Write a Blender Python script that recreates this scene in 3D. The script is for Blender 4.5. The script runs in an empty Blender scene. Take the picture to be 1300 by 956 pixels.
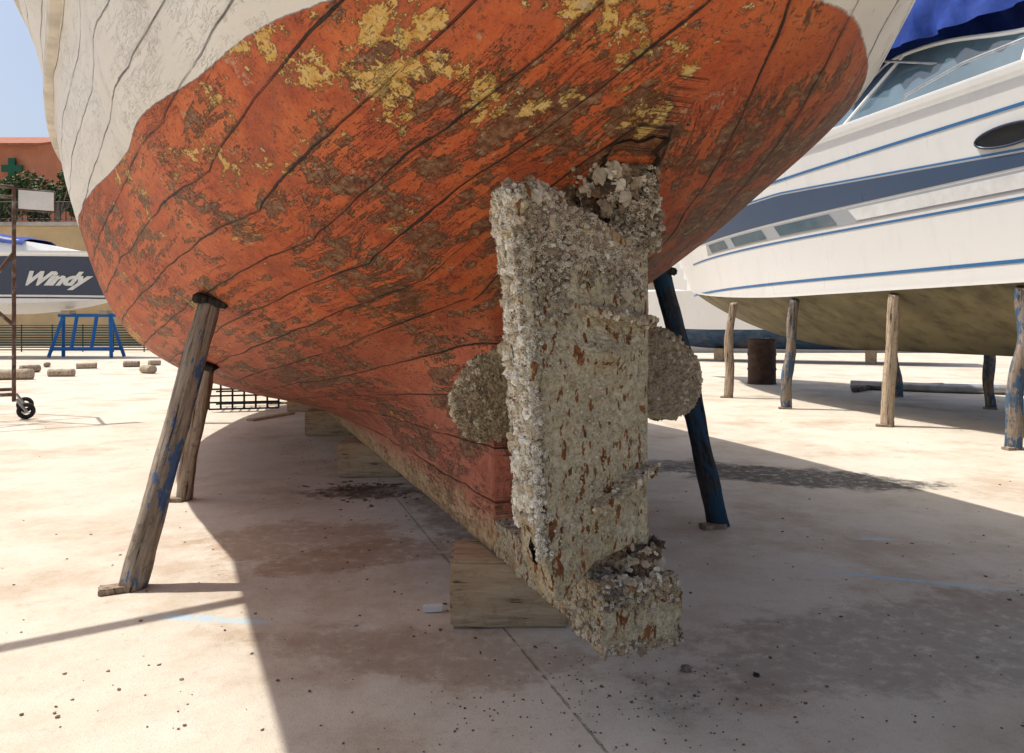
import bpy, bmesh, math, random
import numpy as np
from mathutils import Vector, Matrix, noise as mn
random.seed(7); rnd=random.random
def U(a,b): return a+(b-a)*rnd()
S=bpy.context.scene; COL=S.collection

# ---------------------------------------------------------------- materials
class G:
    def __init__(s,name,rough=.75,spec=.3):
        s.m=bpy.data.materials.new(name); s.m.use_nodes=True; s.nt=s.m.node_tree
        s.b=s.nt.nodes['Principled BSDF']; s.b.inputs['Roughness'].default_value=rough
        s.b.inputs['Specular IOR Level'].default_value=spec
        tc=s.nt.nodes.new('ShaderNodeTexCoord'); s.obj=tc.outputs['Object']; s.uv=tc.outputs['UV']
    def L(s,v,sock):
        if isinstance(v,bpy.types.NodeSocket): s.nt.links.new(v,sock)
        elif v is not None:
            if isinstance(v,(tuple,list)) and len(v)==3 and sock.type=='RGBA': v=(*v,1)
            sock.default_value=v
    def math(s,op,a,b=None,clamp=False):
        n=s.nt.nodes.new('ShaderNodeMath'); n.operation=op; n.use_clamp=clamp
        s.L(a,n.inputs[0]); s.L(b,n.inputs[1]); return n.outputs[0]
    def map(s,vec,scale=(1,1,1),loc=(0,0,0),rot=(0,0,0)):
        n=s.nt.nodes.new('ShaderNodeMapping'); s.L(vec,n.inputs[0])
        n.inputs['Scale'].default_value=scale; n.inputs['Location'].default_value=loc; n.inputs['Rotation'].default_value=rot
        return n.outputs[0]
    def noise(s,scale,detail=5,rough=.6,vec=None,dist=0):
        n=s.nt.nodes.new('ShaderNodeTexNoise'); s.L(vec or s.obj,n.inputs['Vector'])
        n.inputs['Scale'].default_value=scale; n.inputs['Detail'].default_value=min(detail,7)
        n.inputs['Roughness'].default_value=rough; n.inputs['Distortion'].default_value=dist
        return n.outputs['Fac']
    def vor(s,scale,vec=None,feature='F1',rand=1):
        n=s.nt.nodes.new('ShaderNodeTexVoronoi'); n.feature=feature; s.L(vec or s.obj,n.inputs['Vector'])
        n.inputs['Scale'].default_value=scale; n.inputs['Randomness'].default_value=rand
        return n.outputs['Distance']
    def step(s,x,lo,hi):
        n=s.nt.nodes.new('ShaderNodeMapRange'); n.interpolation_type='SMOOTHSTEP'
        s.L(x,n.inputs[0]); s.L(lo,n.inputs[1]); s.L(hi,n.inputs[2]); return n.outputs[0]
    def ramp(s,f,stops):
        n=s.nt.nodes.new('ShaderNodeValToRGB'); s.L(f,n.inputs[0]); e=n.color_ramp.elements
        while len(e)<len(stops): e.new(.5)
        for i,(p,c) in enumerate(stops): e[i].position=p; e[i].color=(*c,1)
        return n.outputs[0]
    def mix(s,f,a,b):
        n=s.nt.nodes.new('ShaderNodeMix'); n.data_type='RGBA'
        s.L(f,n.inputs[0]); s.L(a,n.inputs[6]); s.L(b,n.inputs[7]); return n.outputs[2]
    def mul(s,c,f):
        n=s.nt.nodes.new('ShaderNodeVectorMath'); n.operation='SCALE'; s.L(c,n.inputs[0]); s.L(f,n.inputs['Scale']); return n.outputs[0]
    def sep(s,v):
        n=s.nt.nodes.new('ShaderNodeSeparateXYZ'); s.L(v,n.inputs[0]); return n.outputs
    def bump(s,h,dist=.01,strength=1,nrm=None):
        n=s.nt.nodes.new('ShaderNodeBump'); s.L(h,n.inputs['Height']); n.inputs['Distance'].default_value=dist
        n.inputs['Strength'].default_value=strength
        if nrm is not None: s.L(nrm,n.inputs['Normal'])
        return n.outputs[0]
    def done(s,col=None,rough=None,nrm=None,metal=None):
        if col is not None: s.L(col,s.b.inputs['Base Color'])
        if rough is not None: s.L(rough,s.b.inputs['Roughness'])
        if nrm is not None: s.L(nrm,s.b.inputs['Normal'])
        if metal is not None: s.L(metal,s.b.inputs['Metallic'])
        return s.m

def simple(name,col,rough=.6,var=.15,scale=6,bump=.004,metal=0,spec=.3,dirt=None,dl=.5):
    g=G(name,rough,spec); n=g.noise(scale,5,.65)
    dk=tuple(c*(1-var) for c in col); lt=tuple(min(1,c*(1+var*.6)) for c in col)
    c=g.ramp(n,[(.3,dk),(.7,lt)])
    if dirt:
        c=g.mix(g.step(g.noise(scale*.5,6,.7),dl,dl+.18),c,dirt)
    return g.done(c,None,g.bump(n,bump) if bump else None,metal)

def hull_material():
    g=G('weathered_hull_paint',.6,.35)
    u,v,_=g.sep(g.uv)[:3]; x,y,z=g.sep(g.obj)[:3]
    w1=g.noise(2.0,2); 
    fine=g.noise(24,6,.72); mid=g.noise(4.2,7,.74,g.map(g.obj,(1,.75,1.1))); big=g.noise(1.1,3,.6)
    vv=g.math('ADD',v,g.math('MULTIPLY',g.math('SUBTRACT',w1,.5),.20))
    vv=g.math('ADD',vv,g.math('MULTIPLY',g.math('SUBTRACT',mid,.5),.045))
    fr=g.math('FRACT',vv); d=g.math('MINIMUM',fr,g.math('SUBTRACT',1,fr))
    wn=g.noise(1.9,5,.7,g.map(g.uv,(.8,1.7,1)))
    wid=g.math('MULTIPLY',g.math('SUBTRACT',wn,.50),.24)
    wid=g.math('ADD',wid,g.math('MULTIPLY',g.math('SUBTRACT',fine,.5),.04))
    seam=g.step(g.math('SUBTRACT',wid,d),-.006,.008)
    thin=g.math('MULTIPLY',g.step(g.math('SUBTRACT',.013,d),-.010,.010),g.step(wn,.32,.52))
    halo=g.math('MULTIPLY',g.step(d,.11,.0),g.step(mid,.38,.62))
    seam=g.math('MAXIMUM',seam,g.math('MULTIPLY',thin,.7))
    pl=g.math('FLOOR',vv); wh=g.nt.nodes.new('ShaderNodeTexWhiteNoise'); wh.noise_dimensions='1D'; g.L(pl,wh.inputs['W']); plr=wh.outputs[0]
    st=g.noise(1.5,7,.75,g.map(g.uv,(1.5,2.2,1)),.3)
    thr=g.math('MULTIPLY',g.math('MULTIPLY',g.step(y,.5,-1.0),g.step(x,.1,-.5)),-.05)
    zz=g.math('ADD',g.math('ADD',z,thr),g.math('MULTIPLY',g.math('SUBTRACT',fine,.5),.014))
    wm=g.step(zz,2.09,2.096)
    crack=g.math('MULTIPLY',g.step(g.math('ABSOLUTE',g.math('SUBTRACT',st,.5)),.007,.001),g.step(big,.48,.56))
    crack=g.math('MULTIPLY',crack,g.math('SUBTRACT',1,g.math('MULTIPLY',wm,.95)))
    red=g.ramp(mid,[(.22,(.13,.026,.013)),(.35,(.32,.056,.019)),(.46,(.47,.098,.028)),(.60,(.56,.150,.044)),(.78,(.58,.28,.13))])
    red=g.mix(g.math('MULTIPLY',g.step(st,.43,.64),.55),red,(.31,.082,.040))
    red=g.mul(red,g.math('ADD',.82,g.math('MULTIPLY',plr,.36)))
    red=g.mix(g.math('MULTIPLY',halo,.5),red,(.085,.032,.018))
    low=g.step(z,1.5,.8)
    red=g.mix(g.math('MULTIPLY',low,.72),red,g.ramp(g.math('ADD',g.math('MULTIPLY',fine,.5),g.math('MULTIPLY',mid,.5)),[(.36,(.14,.045,.028)),(.46,(.32,.095,.06)),(.55,(.42,.16,.11)),(.66,(.50,.29,.21))]))
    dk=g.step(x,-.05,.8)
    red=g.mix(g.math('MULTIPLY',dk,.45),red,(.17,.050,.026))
    brn=g.ramp(fine,[(.3,(.035,.016,.009)),(.48,(.13,.060,.028)),(.62,(.28,.17,.09)),(.76,(.44,.35,.23))])
    midw=g.math('MULTIPLY',g.step(z,2.12,1.85),g.step(z,.4,1.2))
    bm=g.math('ADD',g.math('MULTIPLY',mid,.55),g.math('MULTIPLY',st,.40)); bm=g.math('ADD',bm,g.math('MULTIPLY',big,.17))
    bm=g.math('ADD',bm,g.math('MULTIPLY',midw,.03)); bm=g.math('ADD',bm,g.math('MULTIPLY',dk,.03)); bm=g.math('ADD',bm,g.math('MULTIPLY',g.math('SUBTRACT',fine,.5),.20))
    bmask=g.step(bm,.602,.632)
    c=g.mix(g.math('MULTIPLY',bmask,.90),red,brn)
    yn=g.noise(3.3,7,.76,g.map(g.obj,(1.2,.8,1.5),(3,1.4,2)),.2)
    ywt=g.math('MULTIPLY',g.math('MULTIPLY',g.step(z,1.68,1.98),g.step(y,2.0,.4)),.060)
    ywt=g.math('ADD',ywt,g.math('MULTIPLY',g.step(y,2.6,5.0),.06))
    ywt=g.math('ADD',ywt,g.math('MULTIPLY',g.step(y,-.7,-1.2),.004))
    ywt=g.math('SUBTRACT',ywt,g.math('MULTIPLY',g.step(x,-.15,.30),.14))
    ym=g.math('ADD',g.math('ADD',yn,ywt),g.math('MULTIPLY',g.math('SUBTRACT',fine,.5),.18))
    yel=g.ramp(fine,[(.28,(.26,.115,.03)),(.42,(.52,.28,.055)),(.55,(.64,.43,.13)),(.72,(.66,.55,.32))])
    ymask=g.step(ym,.615,.630); yedge=g.math('SUBTRACT',g.step(ym,.580,.610),ymask,True)
    c=g.mix(g.math('MULTIPLY',yedge,.55),c,(.17,.058,.022)); c=g.mix(g.math('MULTIPLY',ymask,.95),c,yel)
    cs=g.step(g.noise(8,7,.78,g.map(g.obj,(1,.7,1),(9,4,1))),.62,.65)
    c=g.mix(g.math('MULTIPLY',cs,.75),c,(.44,.33,.21))
    c=g.mix(g.math('MULTIPLY',g.step(g.noise(70,2,.6),.57,.67),.6),c,(.07,.028,.016))
    kb=g.math('MULTIPLY',g.step(g.math('ADD',z,g.math('MULTIPLY',mid,.5)),.80,.60),g.step(y,7,4))
    c=g.mix(kb,c,g.ramp(fine,[(.33,(.14,.048,.02)),(.46,(.38,.24,.12)),(.66,(.54,.45,.29))]))
    wht=g.ramp(big,[(.3,(.62,.585,.52)),(.5,(.69,.66,.605)),(.7,(.73,.71,.66))])
    wht=g.mix(g.math('MULTIPLY',g.step(g.math('ADD',g.math('MULTIPLY',st,.5),g.math('MULTIPLY',fine,.5)),.60,.68),.35),wht,(.46,.38,.29))
    wht=g.mix(g.math('MULTIPLY',halo,.22),wht,(.36,.28,.20))
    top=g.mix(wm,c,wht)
    deep=g.math('MAXIMUM',seam,g.math('MULTIPLY',crack,.75))
    sm=g.math('MULTIPLY',deep,g.math('SUBTRACT',.96,g.math('MULTIPLY',wm,.2)))
    top=g.mix(sm,top,(.022,.012,.008))
    h=g.math('ADD',g.math('MULTIPLY',bmask,-.5),g.math('MULTIPLY',ymask,-.35))
    h=g.math('ADD',h,g.math('MULTIPLY',fine,.6)); h=g.math('ADD',h,g.math('MULTIPLY',mid,1.2)); h=g.math('MULTIPLY',h,g.math('SUBTRACT',1,g.math('MULTIPLY',wm,.75)))
    h=g.math('ADD',h,g.math('MULTIPLY',deep,-1.5)); h=g.math('ADD',h,g.math('MULTIPLY',plr,.5))
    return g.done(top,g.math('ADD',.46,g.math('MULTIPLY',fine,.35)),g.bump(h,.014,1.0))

def crust_material(name,rust=.5,tint=None):
    g=G(name,.92,.12); x,y,z=g.sep(g.obj)[:3]
    f=g.noise(50,5,.72); m=g.noise(6,6,.7); streak=g.noise(1.0,3,.6,g.map(g.obj,(42,42,16)))
    st2=g.noise(1.0,4,.65,g.map(g.obj,(13,13,3.0),(4,0,1)))
    c=g.ramp(f,tint or [(.28,(.20,.155,.095)),(.42,(.44,.375,.25)),(.58,(.61,.545,.395)),(.74,(.72,.67,.54))])
    c=g.mix(g.math('MULTIPLY',g.step(m,.42,.62),.40),c,(.44,.36,.21))
    vo=g.vor(85); c=g.mix(g.math('MULTIPLY',g.step(vo,.27,.1),.6),c,(.12,.085,.055))
    rs=g.math('ADD',g.math('MULTIPLY',streak,.72),g.math('MULTIPLY',st2,.28))
    c=g.mix(g.math('MULTIPLY',g.step(rs,.578-.04*rust,.608-.04*rust),.95*min(1,rust*1.3)),c,g.ramp(f,[(.35,(.09,.030,.013)),(.6,(.29,.11,.038))]))
    lowz=g.step(z,.60,.40)
    c=g.mix(g.math('MULTIPLY',g.step(g.math('ADD',m,g.math('MULTIPLY',lowz,.06)),.57,.68),.6*rust),c,(.30,.14,.05))
    h=g.math('ADD',g.math('MULTIPLY',f,1.3),g.math('MULTIPLY',vo,-1.0)); h=g.math('ADD',h,g.math('MULTIPLY',m,1.2))
    return g.done(c,None,g.bump(h,.012,1.0))

def shell_material():
    g=G('barnacle_shell',.85,.2)
    a=g.nt.nodes.new('ShaderNodeAttribute'); a.attribute_name='Col'
    f=g.noise(120,3,.7); m=g.noise(9,5,.7)
    c=g.mix(g.math('MULTIPLY',g.step(f,.50,.68),.45),a.outputs['Color'],(.24,.17,.10))
    c=g.mix(g.math('MULTIPLY',g.step(m,.55,.70),.40),c,(.27,.15,.07))
    return g.done(c,None,g.bump(f,.003))

def ground_material():
    g=G('stained_concrete',.85,.25); 
    big=g.noise(.35,4,.6); m=g.noise(1.5,7,.72); f=g.noise(13,7,.74); ff=g.noise(150,2,.6)
    c=g.ramp(m,[(.28,(.42,.35,.265)),(.5,(.555,.49,.40)),(.72,(.62,.565,.48))])
    c=g.mix(g.math('MULTIPLY',g.step(big,.42,.62),.45),c,(.60,.55,.465))
    c=g.mix(g.math('MULTIPLY',g.step(g.noise(.8,7,.74,g.map(g.obj,(1,1,1),(5,2,0))),.48,.66),.55),c,(.36,.25,.16))
    c=g.mix(g.math('MULTIPLY',g.step(f,.54,.72),.42),c,(.29,.225,.165))
    c=g.mix(g.math('MULTIPLY',g.step(ff,.58,.68),.42),c,(.19,.155,.12))
    warp=g.noise(3.0,6,.74)
    def ell(cx,cy,rx,ry,rot,col,amt,soft=.35,wa=.9):
        nonlocal c
        v=g.nt.nodes.new('ShaderNodeVectorMath'); v.operation='SUBTRACT'; g.L(g.obj,v.inputs[0]); v.inputs[1].default_value=(cx,cy,0)
        mp=g.map(v.outputs[0],(1,1,0),(0,0,0),(0,0,-rot)); mp=g.map(mp,(1/rx,1/ry,0))
        l=g.nt.nodes.new('ShaderNodeVectorMath'); l.operation='LENGTH'; g.L(mp,l.inputs[0])
        q=g.math('ADD',l.outputs['Value'],g.math('MULTIPLY',g.math('SUBTRACT',warp,.5),wa*2))
        k=g.step(q,1.0,1.0-soft); k=g.math('MULTIPLY',k,g.step(f,.30,.52))
        c=g.mix(g.math('MULTIPLY',k,amt),c,col)
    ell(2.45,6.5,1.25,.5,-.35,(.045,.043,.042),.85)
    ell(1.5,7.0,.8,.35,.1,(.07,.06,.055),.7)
    ell(1.9,3.2,1.6,.5,.3,(.20,.16,.125),.5)
    ell(-1.2,5.9,.55,.25,.1,(.07,.035,.02),.8)
    ell(-.8,4.3,.9,.3,.4,(.28,.155,.085),.6)
    ell(-.2,5.0,.4,1.6,.38,(.20,.13,.08),.6)
    ell(-1.3,4.6,.7,.5,.1,(.32,.19,.10),.55)
    ell(-.3,3.0,.8,.3,-.2,(.26,.18,.12),.5)
    ell(2.05,3.85,.60,.028,-.35,(.32,.50,.64),.9,.6,.4)
    ell(-1.35,3.35,.40,.045,-.15,(.36,.52,.62),.75,.6,.6)
    ell(2.2,4.6,.18,.03,0,(.35,.55,.70),.7,.6,.6)
    rr=g.map(g.obj,(1,1,1),(0,0,0),(0,0,-.33)); jx,jy,_=g.sep(rr)[:3]
    def joint(a,off,per):
        t=g.math('FRACT',g.math('DIVIDE',g.math('ADD',a,off),per)); t=g.math('MINIMUM',t,g.math('SUBTRACT',1,t))
        return g.step(t,.008/per,.003/per)
    j=g.math('MULTIPLY',joint(jx,-1.02+9,9.0),g.step(f,.42,.56))
    c=g.mix(g.math('MULTIPLY',j,.5),c,(.18,.14,.10))
    h=g.math('ADD',g.math('MULTIPLY',f,.8),g.math('MULTIPLY',ff,.25)); h=g.math('ADD',h,g.math('MULTIPLY',j,-1.0))
    return g.done(c,None,g.bump(h,.008,.9))

def wood_material(name,cols,paint=None,pt=.6,sc=(12,12,.8),crkamt=.85):
    g=G(name,.85,.15)
    gr=g.noise(3.0,6,.7,g.map(g.obj,sc),.3); f=g.noise(14,6,.72)
    c=g.ramp(gr,[(.3,cols[0]),(.5,cols[1]),(.7,cols[2])])
    c=g.mix(g.math('MULTIPLY',g.step(f,.52,.66),.6),c,cols[0])
    crk=g.step(gr,.40,.35); c=g.mix(g.math('MULTIPLY',crk,crkamt),c,(.035,.024,.018))
    if paint: c=g.mix(g.math('MULTIPLY',g.step(g.noise(3.2,7,.74,g.map(g.obj,(1.4,1.4,.7),(2,5,1))),pt,pt+.03),.85),c,paint)
    return g.done(c,None,g.bump(g.math('SUBTRACT',gr,g.math('MULTIPLY',crk,.6)),.02,1.0))

HULL=hull_material(); CRUST=crust_material('rudder_crust',.8)
CRUSTP=crust_material('propeller_growth',.3,[(.30,(.19,.14,.085)),(.5,(.39,.31,.21)),(.7,(.52,.44,.33))]); SHELL=shell_material()
GROUND=ground_material()
WOODL=wood_material('weathered_timber',[(.12,.09,.065),(.29,.235,.18),(.45,.39,.32)],(.035,.11,.27),.55)
WOODN=wood_material('bare_grey_timber',[(.15,.10,.07),(.34,.26,.19),(.48,.40,.31)])
WOODB=wood_material('blue_flecked_timber',[(.09,.07,.05),(.25,.20,.155),(.38,.32,.26)],(.035,.10,.19),.512)
WOODD=wood_material('dark_painted_timber',[(.015,.016,.020),(.035,.04,.048),(.10,.09,.08)],(.022,.065,.12),.52)
PADM=wood_material('tarred_timber',[(.012,.011,.010),(.035,.03,.026),(.09,.075,.06)])
WOODP=wood_material('pale_timber',[(.26,.18,.11),(.46,.36,.26),(.58,.49,.38)])
BLOCK=wood_material('squared_oak',[(.35,.235,.14),(.50,.37,.235),(.60,.47,.32)],None,.6,(1.0,7,9),.25)
def gel(name,col,rough=.25): 
    g=G(name,rough,.5); st=g.noise(1,5,.7,g.map(g.obj,(3,3,.6)))
    c=g.mix(g.math('MULTIPLY',g.step(st,.5,.75),.3),col,tuple(a*.72 for a in col)); 
    return g.done(c,g.math('ADD',rough-.05,g.math('MULTIPLY',st,.2)))
GELW=gel('white_gelcoat',(.78,.77,.74)); NAVY=gel('navy_gelcoat',(.022,.038,.08)); BLUE=gel('blue_stripe',(.04,.16,.36))
GREYB=gel('grey_band',(.36,.38,.40)); STEELB=gel('slate_band',(.05,.085,.15))
GLASS=simple('tinted_glass',(.10,.15,.18),.05,.2,2,0,0,.8); DARKG=simple('black_glass',(.015,.017,.02),.1,.2,3,0,0,.6)
ANTI=simple('old_bottom_paint',(.175,.15,.085),.8,.6,2.5,.008,dirt=(.07,.065,.05))
CANVAS=simple('blue_canvas',(.012,.045,.26),.8,.35,5,.01)
RUST=simple('rusty_steel',(.12,.07,.05),.8,.5,9,.004,dirt=(.28,.27,.26)); STEEL=simple('dull_steel',(.35,.36,.37),.45,.25,8,.002,.6,dirt=(.20,.10,.05),dl=.6)
RUBBER=simple('black_rubber',(.02,.02,.02),.8,.3,12,.004); BLUEP=simple('blue_enamel',(.02,.15,.42),.5,.2,6,.002,dirt=(.14,.07,.04),dl=.62)
WHITEP=simple('white_paint',(.72,.72,.70),.6,.15,4,.002,dirt=(.55,.50,.44),dl=.6)

# ---------------------------------------------------------------- object helpers
def link(o,parent=None,pm=None):
    COL.objects.link(o)
    if parent is not None:
        o.parent=parent
        if pm is not None: o.matrix_parent_inverse=pm
    return o
def mobj(name,V,F,mat,parent=None,smooth=False,uv=None,pm=None,loc=None):
    me=bpy.data.meshes.new(name); me.from_pydata([tuple(v) for v in V],[],F); me.validate()
    if mat: me.materials.append(mat)
    if uv is not None:
        l=me.uv_layers.new(name='UVMap'); idx=np.zeros(len(me.loops),dtype=np.int32); me.loops.foreach_get('vertex_index',idx)
        l.data.foreach_set('uv',np.asarray(uv,dtype=np.float32)[idx].ravel())
    if smooth: me.polygons.foreach_set('use_smooth',[True]*len(me.polygons))
    me.update()
    o=bpy.data.objects.new(name,me); link(o,parent,pm)
    if loc is not None: o.location=loc
    return o
def empty(name,loc,rz=0,label='',cat='',group=None,parent=None):
    e=bpy.data.objects.new(name,None); e.empty_display_size=.3; link(e,parent); e.location=loc; e.rotation_euler=(0,0,rz)
    if label: e['label']=label; e['category']=cat
    if group: e['group']=group
    return e
def tag(o,label,cat,group=None):
    o['label']=label; o['category']=cat
    if group: o['group']=group
    return o
def bm_obj(name,bm,mat,parent=None,smooth=False):
    me=bpy.data.meshes.new(name); bm.to_mesh(me); bm.free(); me.materials.append(mat)
    if smooth: me.polygons.foreach_set('use_smooth',[True]*len(me.polygons))
    o=bpy.data.objects.new(name,me); return link(o,parent)
def box(name,size,loc,mat,parent=None,rz=0,bev=.012,rough=0,sub=0,rot=None):
    bm=bmesh.new(); bmesh.ops.create_cube(bm,size=1); bmesh.ops.scale(bm,vec=size,verts=bm.verts)
    if sub: bmesh.ops.subdivide_edges(bm,edges=bm.edges[:],cuts=sub,use_grid_fill=True)
    if bev: 
        es=[e for e in bm.edges if len(e.link_faces)==2 and e.calc_face_angle(0)>1]
        bmesh.ops.bevel(bm,geom=es,offset=bev,segments=2,affect='EDGES')
    if rough:
        for v in bm.verts: v.co+=mn.noise_vector(v.co*6+Vector(loc))*rough
    o=bm_obj(name,bm,mat,parent); o.location=loc; o.rotation_euler=rot or (0,0,rz); return o
def tubemesh(pts,r,seg=8,rad=None,cap=True):
    V=[];F=[];n=len(pts); P=[Vector(p) for p in pts]
    for i,p in enumerate(P):
        t=(P[min(i+1,n-1)]-P[max(i-1,0)]).normalized(); a=t.cross(Vector((0,0,1)))
        if a.length<.05: a=t.cross(Vector((0,1,0)))
        a.normalize(); b=t.cross(a); rr=rad[i] if rad else r
        for k in range(seg):
            an=2*math.pi*k/seg; V.append(p+(a*math.cos(an)+b*math.sin(an))*rr)
    for i in range(n-1):
        for k in range(seg):
            k2=(k+1)%seg; F.append((i*seg+k,i*seg+k2,(i+1)*seg+k2,(i+1)*seg+k))
    if cap: F.append(tuple(range(seg))[::-1]); F.append(tuple((n-1)*seg+k for k in range(seg)))
    return V,F
def tube(name,pts,r,mat,parent=None,seg=8,rad=None):
    V,F=tubemesh(pts,r,seg,rad); return mobj(name,V,F,mat,parent,True)
def tubes(name,lines,r,mat,parent=None,seg=8):
    V=[];F=[]
    for ln in lines:
        v,f=tubemesh(ln,r,seg); b=len(V); V+=v; F+=[tuple(i+b for i in q) for q in f]
    return mobj(name,V,F,mat,parent,False)

# ---------------------------------------------------------------- ground
R=900
gr=mobj('ground',[(-R,-R,0),(R,-R,0),(R,R,0),(-R,R,0)],[(0,1,2,3)],GROUND); gr['kind']='structure'

# ---------------------------------------------------------------- old wooden boat
BA=math.atan(.383); boat=empty('fishing_boat',(0,3.3,0),BA,'old wooden fishing boat with peeling red antifouling propped on the hardstanding','boat')
BM=Matrix.Translation((0,3.3,0))@Matrix.Rotation(BA,4,'Z'); BMI=BM.inverted()
def W2B(p): return BMI@Vector(p)
def B2W(p): return BM@Vector(p)
full={  # top points near the stern flare out, unseen, to widen the boat's cast shadow
0:[(.07,.3),(.08,.7),(.085,1.03),(.10,1.33),(.62,1.55),(1.10,1.78),(1.42,2.1),(1.72,2.95),(2.30,3.6)],
.83:[(.07,.3),(.10,.6),(.16,.85),(.42,1.12),(.82,1.33),(1.2,1.56),(1.6,2.1),(1.88,2.97),(2.36,3.6)],
2.5:[(.07,.3),(.12,.5),(.25,.65),(.65,.85),(1.15,1.08),(1.6,1.36),(2.02,2.1),(2.25,3.0),(2.48,3.65)],
4.5:[(.07,.3),(.15,.42),(.4,.52),(.9,.65),(1.45,.85),(1.95,1.22),(2.32,2.1),(2.5,3.05),(2.6,3.7)],
7:[(.07,.3),(.14,.42),(.4,.55),(.8,.7),(1.3,.95),(1.75,1.3),(2.15,2.1),(2.45,3.15),(2.55,3.85)],
9.5:[(.07,.3),(.1,.5),(.2,.7),(.45,.95),(.8,1.2),(1.1,1.5),(1.5,2.1),(2.0,3.3),(2.15,4.1)],
12:[(.05,.4),(.05,.6),(.06,.8),(.08,1.1),(.1,1.4),(.15,1.7),(.2,2.1),(.5,3.6),(.62,4.4)],
12.7:[(.02,.9),(.02,1.1),(.02,1.3),(.02,1.5),(.02,1.7),(.02,1.9),(.02,2.3),(.03,3.7),(.05,4.5)]}
aft={-.3:[(.085,1.50),(.62,1.655),(1.00,1.83),(1.27,2.1),(1.58,2.93),(2.26,3.58)],
-.96:[(.06,1.79),(.42,1.84),(.76,1.95),(.96,2.1),(1.36,2.9),(2.20,3.55)],
-1.3:[(.05,1.93),(.30,1.95),(.54,2.0),(.68,2.1),(1.2,2.88),(2.14,3.53)],
-1.62:[(.03,2.08),(.12,2.085),(.24,2.095),(.34,2.12),(1.0,2.87),(2.05,3.52)],
-2.1:[(.02,2.4),(.1,2.42),(.22,2.47),(.34,2.54),(.72,2.87),(1.75,3.5)],
-2.5:[(.01,2.7),(.06,2.73),(.12,2.77),(.2,2.81),(.34,2.9),(1.25,3.48)],
-2.75:[(.0,3.2),(.01,3.24),(.015,3.28),(.02,3.32),(.03,3.36),(.35,3.47)]}
def herm(xs,ys,x):
    n=len(xs); i=max(0,min(n-2,int(np.searchsorted(xs,x))-1)); h=[xs[k+1]-xs[k] for k in range(n-1)]
    dl=[(ys[k+1]-ys[k])/h[k] for k in range(n-1)]
    def m(k):
        if k==0: return dl[0]
        if k==n-1: return dl[-1]
        return (dl[k]*h[k-1]+dl[k-1]*h[k])/(h[k]+h[k-1])
    t=(x-xs[i])/h[i]; a=(2*t**3-3*t*t+1)*ys[i]+(t**3-2*t*t+t)*h[i]*m(i)+(-2*t**3+3*t*t)*ys[i+1]+(t**3-t*t)*h[i]*m(i+1)
    return a
allx=sorted(list(full)+list(aft)); fx=sorted(full)
def ctrl(s):
    up=[]
    for k in range(6):
        ya=[(full[x][k+3] if x in full else aft[x][k]) for x in allx]
        up.append((max(0,herm(allx,[p[0] for p in ya],s)),herm(allx,[p[1] for p in ya],s)))
    if s<-1e-6: return up
    lo=[(max(.015,herm(fx,[full[x][k][0] for x in fx],s)),herm(fx,[full[x][k][1] for x in fx],s)) for k in range(3)]
    return lo+up
def dense(pts,n=12):
    P=np.array(pts); d=[0]
    for i in range(1,len(P)): d.append(d[-1]+max(1e-4,float(np.hypot(*(P[i]-P[i-1])))))
    out=[];mark=[]
    for i in range(len(P)-1):
        mark.append(len(out))
        for k in range(n):
            x=d[i]+(d[i+1]-d[i])*k/n; out.append((herm(d,list(P[:,0]),x+1e-9),herm(d,list(P[:,1]),x+1e-9)))
    mark.append(len(out)); out.append(tuple(P[-1])); return np.array(out),mark
def resamp(c,n):
    L=np.concatenate([[0],np.cumsum(np.hypot(np.diff(c[:,0]),np.diff(c[:,1])))]); q=np.linspace(0,L[-1],n+1)
    return np.stack([np.interp(q,L,c[:,0]),np.interp(q,L,c[:,1])],1),L[-1]
KL,KU=26,84; NP=19
def section(s):
    c,mk=dense(ctrl(s))
    if s<-1e-6:
        u,l=resamp(c,KU); return None,u,0,l
    lo,l0=resamp(c[:mk[3]+1],KL); up,l1=resamp(c[mk[3]:],KU); return lo,up,l0,l1
_,_,a0,a1=section(0); V0=a0/(a0+a1)
svals=list(np.arange(-2.75,-.001,.0625))+[0.0]+list(np.arange(.07,6,.09))+list(np.arange(6,12.71,.2))
V=[];UV=[];F=[];idx={}
for side in (-1,1):
    for i,s in enumerate(svals):
        lo,up,l0,l1=section(s)
        if lo is not None:
            v0=l0/(l0+l1)
            for k in range(KL): idx[side,i,k]=len(V); V.append((side*max(0,lo[k,0]),s,lo[k,1])); UV.append((s,NP*v0*k/KL))
        else: v0=V0+.22*(-s/2.75)**1.2
        for k in range(KU+1): idx[side,i,KL+k]=len(V); V.append((side*max(0,up[k,0]),s,up[k,1])); UV.append((s,NP*(v0+(1-v0)*k/KU)))
    for i in range(len(svals)-1):
        k0=0 if svals[i]>-1e-6 else KL
        for k in range(k0,KL+KU):
            q=(idx[side,i,k],idx[side,i+1,k],idx[side,i+1,k+1],idx[side,i,k+1])
            F.append(q if side<0 else q[::-1])
i0=svals.index(0.0)
for k in range(KL): F.append((idx[-1,i0,k],idx[-1,i0,k+1],idx[1,i0,k+1],idx[1,i0,k]))
for i in range(i0): F.append((idx[-1,i,KL],idx[1,i,KL],idx[1,i+1,KL],idx[-1,i+1,KL]))
for i in range(i0,len(svals)-1): F.append((idx[-1,i,0],idx[1,i,0],idx[1,i+1,0],idx[-1,i+1,0]))
Vd=[]
for v in V:
    p=Vector(v); n=mn.fractal(p*1.3,1,2,3)*.014; Vd.append((p.x+math.copysign(n,p.x) if abs(p.x)>.1 else p.x,p.y,p.z+n*.5))
hull=mobj('hull',Vd,F,HULL,boat,True,UV); hull['label']='planked hull, peeling red and yellow paint below white topsides'
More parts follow.
